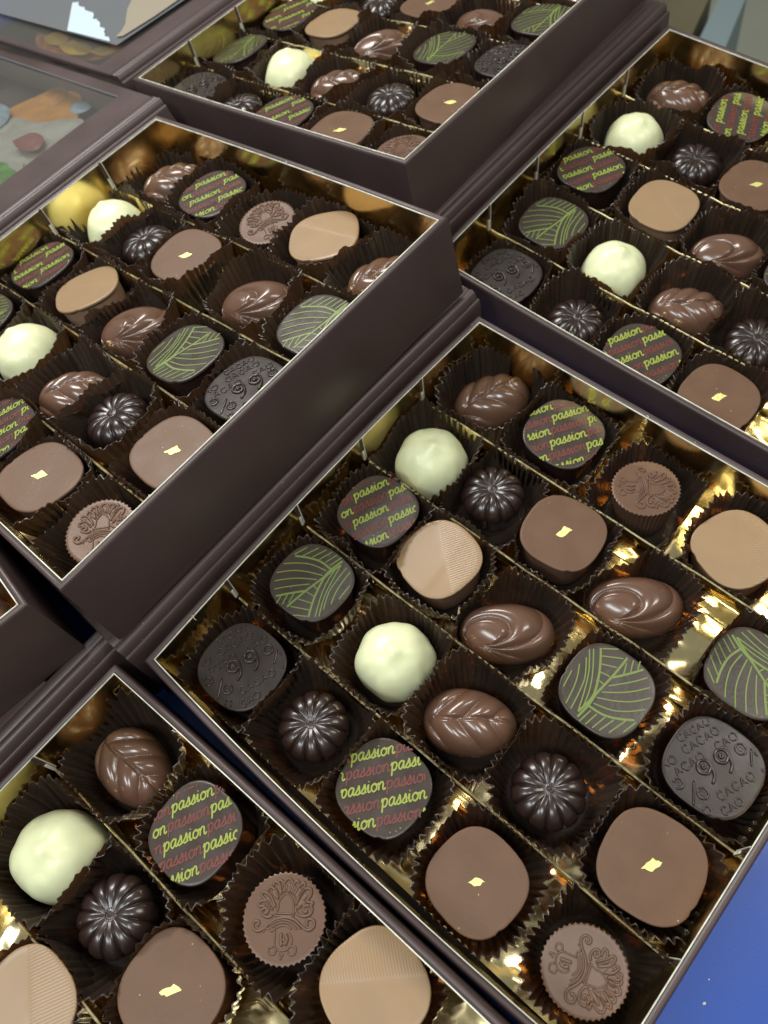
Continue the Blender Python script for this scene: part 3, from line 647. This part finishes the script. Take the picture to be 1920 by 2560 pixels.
for key in 'CBADEF':
    for (i, j, x, y) in POS[key]:
        kind = LAY[i][j]; k3 = (key, i, j); cnt += 1
        base = BM[key] @ Matrix.Translation((x, y, -0.893))
        a = ANG.get(k3, {'cacao': 70, 'passion': 60}.get(kind, rnd.uniform(-8, 8)))
        tx, ty = TILT.get(k3, (rnd.uniform(-2.5, 2.5), rnd.uniform(-2.5, 2.5)))
        squ = kind in ('cacao', 'passion', 'leafprint')
        sc = SCL.get(k3, 1.0) * rnd.uniform(0.985, 1.015)
        T = Matrix.Rotation(radians(tx), 4, 'X') @ Matrix.Rotation(radians(ty), 4, 'Y')
        RZ = Matrix.Rotation(radians(a), 4, 'Z')
        where = '%s from hinge, %s, %s' % (ORD[j], LANE[i], BOXN[key])
        L = proto(kind, cnt)
        meta = dict(label='%s, %s' % (LOOK[kind], where), category='truffle' if kind == 'white' else 'chocolate', group=GRP[kind])
        Mx = base @ T @ (Matrix.Identity(4) if squ else RZ) @ Matrix.Diagonal((sc, sc, 1, 1))
        if L[0][0] is None:
            o = link(NAME[kind], L[0][1], **meta); o.matrix_world = Mx
        else:
            o = empty(NAME[kind], Mx, **meta)
            for nm, me in L:
                c = link(nm, me, o)
                if nm not in ('body', 'top', 'gold_flake'): c['kind'] = 'stuff'
                if squ and ('print' in nm or 'lettering' in nm): c.rotation_euler = (0, 0, radians(a))
        cy = i + 0.5 + (y - i - 0.5) * 0.5; cx = x
        key_fp[k3] = (x, y, footprint(kind, a)); cups.append((k3, kind, where, cx, cy))
for (k3, kind, where, cx, cy) in cups:
    key, i, j = k3
    oth = [key_fp[q] for q in ((key, i + a, j + b) for a in (-1, 0, 1) for b in (-1, 0, 1) if a or b) if q in key_fp]
    cm = cup_mesh(hash((ord(key), i, j)) % 9973, key_fp[k3], oth, (cx, cy))
    c = link('paper_cup', cm, label='brown paper cup around %s, %s' % (SHORT[kind], where), category='paper cup', group='brown pleated paper cups')
    c.matrix_world = BM[key] @ Matrix.Translation((cx, cy, -0.925))
# ------------------------------------------------------------------ table, floor, far background
BLUE = pmat('blue_table_surface', (0.026, 0.095, 0.46), 0.42, var=0.05, vscale=0.8, bump=0.12, bscale=60, coat=0.1)
g = G(); n = 24; V = []
x0, x1, y0, y1 = -13.0, 22.0, -16.0, 10.9
def tz(x, y=0): return -1.085 - 0.0866 * x - 0.019 * max(y, -3.0)
for i in range(n + 1):
    for j in range(n + 1):
        x = x0 + (x1 - x0) * i / n; y = y0 + (y1 - y0) * j / n; V.append((x, y, tz(x, y)))
g.add(V, [(i * (n + 1) + j, (i + 1) * (n + 1) + j, (i + 1) * (n + 1) + j + 1, i * (n + 1) + j + 1) for i in range(n) for j in range(n)])
N0 = len(g.v); E_ = [(x0, y0), (x1, y0), (x1, y1), (x0, y1)]
g.rings([[(x, y, tz(x, y) - 0.6) for x, y in E_], [(x, y, tz(x, y) - 0.001) for x, y in E_]], True)
link('table', mesh('table', g.v, g.f, BLUE, True, 30), label='blue tabletop under the boxes, bare at the lower right', category='table')
FLOOR = pmat('beige_floor', (0.46, 0.47, 0.38), 0.5, var=0.05, vscale=0.3)
g = G(); g.add([(-120, -60, -22), (60, -60, -22), (60, 120, -22), (-120, 120, -22)], [(0, 1, 2, 3)])
link('floor', mesh('floor', g.v, g.f, FLOOR, False), kind='structure')
OLIVE = pmat('olive_brown_carton', (0.105, 0.092, 0.050), 0.5, var=0.35, vscale=0.25)
def prism(name, pts, z0, z1, mat, **k):
    g = G(); g.rings([[(x, y, z0) for x, y in pts], [(x, y, z1 - 0.08) for x, y in pts], [(x * 1, y * 1, z1) for x, y in pts]], True, True)
    return link(name, mesh(name, g.v, g.f, mat, True, 40), **k)
# carton standing below the far edge of the table
prism('carton', [(-14.0, 18.5), (-6.35, 22.0), (-7.35, 25.6), (-16.0, 27.5)], -22, -8.0, OLIVE, label='olive brown carton on the floor beyond the upper right box', category='carton')
STRIP = pmat('blue_grey_post', (0.21, 0.27, 0.29), 0.5)
prism('post', [(-6.15, 22.2), (-5.35, 22.5), (-6.35, 25.9), (-7.05, 25.6)], -22, -8.0, STRIP, label='blurred blue grey upright between carton and pale floor', category='post')
# ------------------------------------------------------------------ things seen through and on the lid windows at top left
def crumple(name, key, cx, cy, z, pts, mat, h, label, cat, seed=0, n=26):
    """crumpled sheet or packet: outline given around a centre, domed and creased"""
    h *= 0.5; Q = spline(pts + [pts[0]], 5)[:-1]; k = len(Q); g = G(); R = []
    for s in [1, 0.96, 0.9, 0.8, 0.68, 0.55, 0.42, 0.28, 0.14, 0.04]:
        row = []
        for (px, py) in Q:
            x, y = px * s, py * s
            zz = h * 0.5 * (1 - s ** 4) + h * 1.3 * (1 - s ** 6) * (1 - 2.2 * abs(noise.noise((x * 2.2 + seed, y * 2.2, 0)))) * 0.6 + 0.035 * abs(noise.noise((x * 5 + seed, y * 5, 4))) * (1 - s ** 8)
            row.append((x, y, max(zz, 0.004)))
        R.append(row)
    g.rings([[(a, b, 0) for a, b, c in R[0]]] + R, True, True)
    o = link(name, mesh(name, g.v, g.f, mat, True, 22), label=label, category=cat)
    o.matrix_world = BM[key] @ Matrix.Translation((cx, cy, z)); return o
OR = pmat('orange_foil', (0.62, 0.29, 0.05), 0.6, metal=0.0, var=0.25, vscale=2)
OR2 = pmat('orange_red_foil', (0.75, 0.24, 0.04), 0.35, metal=0.0, var=0.6, vscale=3.2)
YE = pmat('yellow_foil', (0.90, 0.58, 0.07), 0.3, metal=0.0)
GRY = pmat('grey_white_plastic_bag', (0.50, 0.50, 0.45), 0.35, var=0.15, vscale=3)
PK = pmat('dusty_red_wrapper', (0.30, 0.09, 0.08), 0.5)
GRN = pmat('green_wrapper', (0.07, 0.30, 0.03), 0.4, var=0.5, vscale=4)
LBL = pmat('light_blue_wrapper', (0.35, 0.50, 0.62), 0.4, var=0.35, vscale=3)
TAN = pmat('tan_card', (0.27, 0.235, 0.175), 0.5)
TORN = pmat('pale_blue_foil_paper', (0.50, 0.60, 0.66), 0.4)
zB = -0.42
# dull paper sheet under both windows
DRAB = pmat('drab_brown_paper', (0.085, 0.070, 0.055), 0.45, var=0.2, vscale=0.8)
for key, lab in (('B', 'drab brown paper seen through the window of the left lid'), ('A', 'drab brown paper seen through the window of the top lid')):
    g = G(); g.rings([[(-9.0, -0.3, -0.56), (-0.75, -0.3, -0.56), (-0.75, 6.6, -0.56), (-9.0, 6.6, -0.56)], [(-9.0, -0.3, -0.54), (-0.75, -0.3, -0.54), (-0.75, 6.6, -0.54), (-9.0, 6.6, -0.54)]], True, True)
    o = link('paper_sheet', mesh('paper_sheet', g.v, g.f, DRAB, False), label=lab, category='paper sheet'); o.matrix_world = BM[key]
crumple('foil_wrapper', 'B', -3.1, 4.72, zB, [(-0.85, -0.25), (-0.45, 0.45), (0.25, 0.62), (0.85, 0.15), (1.25, -0.62), (0.8, -0.7), (-0.2, -0.55)], OR, 0.06, 'large orange foil wrapper under the left lid window', 'wrapper', 1)
crumple('foil_wrapper', 'B', -3.35, 5.02, zB + 0.02, [(-0.3, -0.05), (-0.1, 0.3), (0.32, 0.22), (0.34, -0.12), (0.0, -0.22)], OR, 0.08, 'small amber foil wrapper near the top of the left lid window', 'wrapper', 2)
crumple('plastic_bag', 'B', -2.55, 4.15, zB + 0.05, [(-1.05, -0.35), (-0.9, 0.25), (-0.2, 0.36), (0.45, 0.72), (0.85, 0.45), (1.35, -0.25), (0.6, -0.62), (-0.3, -0.6)], GRY, 0.14, 'crinkled grey white plastic bag under the left lid window', 'plastic bag', 3)
crumple('red_wrapper', 'B', -2.15, 4.02, zB + 0.20, [(-0.32, -0.12), (-0.15, 0.16), (0.2, 0.15), (0.36, -0.08), (0.05, -0.2)], PK, 0.06, 'dusty red wrapper on the grey plastic bag', 'wrapper', 4)
crumple('green_wrapper', 'B', -2.15, 3.38, zB + 0.05, [(-0.6, -0.25), (-0.5, 0.22), (0.1, 0.28), (0.5, 0.02), (0.2, -0.32)], GRN, 0.10, 'bright green wrapper at the left edge under the lid window', 'wrapper', 5)
crumple('tan_card', 'B', -2.25, 3.66, zB + 0.02, [(-0.8, -0.12), (-0.7, 0.16), (0.3, 0.22), (0.85, 0.05), (0.5, -0.2)], pmat('tan_orange_wrapper', (0.36, 0.20, 0.09), 0.5), 0.08, 'tan wrapper between the grey bag and the green wrapper', 'wrapper', 6)
crumple('blue_wrapper', 'B', -3.75, 4.20, zB + 0.1, [(-0.5, -0.3), (-0.4, 0.25), (0.1, 0.3), (0.42, 0.02), (0.3, -0.32)], LBL, 0.16, 'light blue and lilac wrapper cut by the left edge', 'wrapper', 7)
crumple('blue_wrapper', 'B', -2.45, 5.10, zB + 0.02, [(-0.24, 0.0), (-0.05, 0.14), (0.22, 0.06), (0.12, -0.14), (-0.1, -0.14)], LBL, 0.05, 'small light blue wrapper near the corner of the left lid window', 'wrapper', 8)
crumple('foil_bundle', 'A', -2.75, 0.62, -0.42, [(-1.55, 0.18), (-0.9, 0.06), (-0.1, 0.12), (0.55, 0.30), (1.15, 0.42), (0.75, 0.05), (0.2, -0.2), (-0.6, -0.25), (-1.2, -0.08)], OR2, 0.16, 'crumpled orange and red foil under the top lid window', 'foil', 9)
crumple('yellow_foil', 'A', -3.25, 0.60, -0.27, [(-0.30, -0.06), (-0.1, 0.15), (0.25, 0.10), (0.28, -0.10), (0.0, -0.17)], YE, 0.08, 'yellow foil piece at the left of the orange foil', 'foil', 10)
crumple('yellow_foil', 'A', -2.60, 0.52, -0.27, [(-0.42, -0.05), (-0.15, 0.14), (0.3, 0.14), (0.44, -0.06), (0.05, -0.18)], YE, 0.08, 'yellow foil piece in the middle of the orange foil', 'foil', 11)
crumple('yellow_foil', 'A', -2.0, 0.58, -0.27, [(-0.26, -0.05), (-0.05, 0.1), (0.3, 0.16), (0.2, -0.06)], YE, 0.06, 'yellow foil piece at the right of the orange foil', 'foil', 12)
def sheet(name, key, pts, z, th, mat, label, cat):
    g = G(); g.rings([[(x, y, z) for x, y in pts], [(x, y, z + th) for x, y in pts]], True, True)
    o = link(name, mesh(name, g.v, g.f, mat, False), label=label, category=cat); o.matrix_world = BM[key]; return o
rn = random.Random(3)
tp = [(-3.10, 1.09), (-2.34, 0.42), (-1.62, 0.43), (-1.21, 0.44)]
a0, a1 = (-1.21, 0.44), (-3.05, 1.12)
for q in range(1, 26):
    t = q / 26; bul = -0.09 * sin(pi * t)
    tp.append((a0[0] + (a1[0] - a0[0]) * t + bul * 0.4 + rn.uniform(-.02, .02), a0[1] + (a1[1] - a0[1]) * t - bul + 0.02 * sin(q * 1.3) + rn.uniform(-.022, .022)))
sheet('torn_foil_paper', 'A', tp, 0.080, 0.008, TORN, 'torn pale blue foil paper lying on the top lid', 'torn paper')
sheet('plastic_sheet', 'A', [(-6.2, 0.62), (-4.35, 0.40), (-2.34, 0.41), (-1.02, 0.42), (-0.95, 2.2), (-1.0, 5.0), (-6.2, 5.0)], 0.070, 0.004, PLAST, 'cloudy clear plastic sheet spread over the top lid', 'plastic sheet')
sheet('tan_card', 'A', [(-1.20, 0.56), (-1.26, 0.72), (-1.38, 0.90), (-1.56, 1.06), (-1.76, 1.25), (-1.95, 1.50), (-2.2, 1.9), (-2.8, 3.2), (-1.02, 3.2), (-1.04, 1.2), (-1.10, 0.62)], 0.090, 0.006, TAN, 'tan card strip lying on the top lid beside the torn paper', 'card')

CR_ = pmat('white_crumb', (0.8, 0.78, 0.7), 0.6)
for (x, y, q, lab) in ((5.36, 0.98, 0.012, 'larger white crumb on the blue table'), (5.30, 1.16, 0.006, 'tiny white crumb on the blue table above the larger one')):
    g = G(); R = []
    for zz, rr_ in ((0, 0.7), (0.5, 1.0), (1.1, 0.8), (1.5, 0.3)):
        R.append([(q * rr_ * cos(a) * (1 + 0.4 * sin(a * 2 + zz)), q * 1.5 * rr_ * sin(a), q * zz) for a in [pi / 4 * k for k in range(8)]])
    g.rings(R, True, True); o = link('crumb', mesh('crumb', g.v, g.f, CR_, True, 40), label=lab, category='crumb'); o.location = (x, y, tz(x, y) + 0.001)

LINT = pmat('white_lint', (0.75, 0.75, 0.72), 0.7)
def lint(key, x, y, z, ang, L, lab):
    P = [(0.5 * L * (t - 0.5) * 2, 0.22 * L * sin(t * 5 + ang), 0.012 + 0.02 * sin(t * 3)) for t in [q / 9 for q in range(10)]]
    g = G(); g.tube(P, 0.0024, 5, 1.0)
    o = link('lint_fibre', mesh('lint_fibre', g.v, g.f, LINT, True, 60), label=lab, category='lint', group='white lint fibres on the rims')
    o.matrix_world = BM[key] @ Matrix.Translation((x, y, z)) @ Matrix.Rotation(ang, 4, 'Z')
lint('C', 0.0, 0.52, 0.0, 0.4, 0.07, 'short curled white fibre on the hinge-side rim of the middle box')
lint('C', 2.15, 4.99, 0.0, 1.9, 0.06, 'tiny white fibre on the far rim of the middle box')
lint('B', 3.05, 5.02, 0.004, 1.1, 0.08, 'forked white fibre on the far rim of the left box')
lint('B', 2.62, 5.02, 0.004, 2.4, 0.06, 'curled white fibre on the far rim of the left box, nearer the hinge')
lint('E', 0.9, 5.0, 0.0, 0.9, 0.06, 'small white fibre on the far rim of the bottom left box')
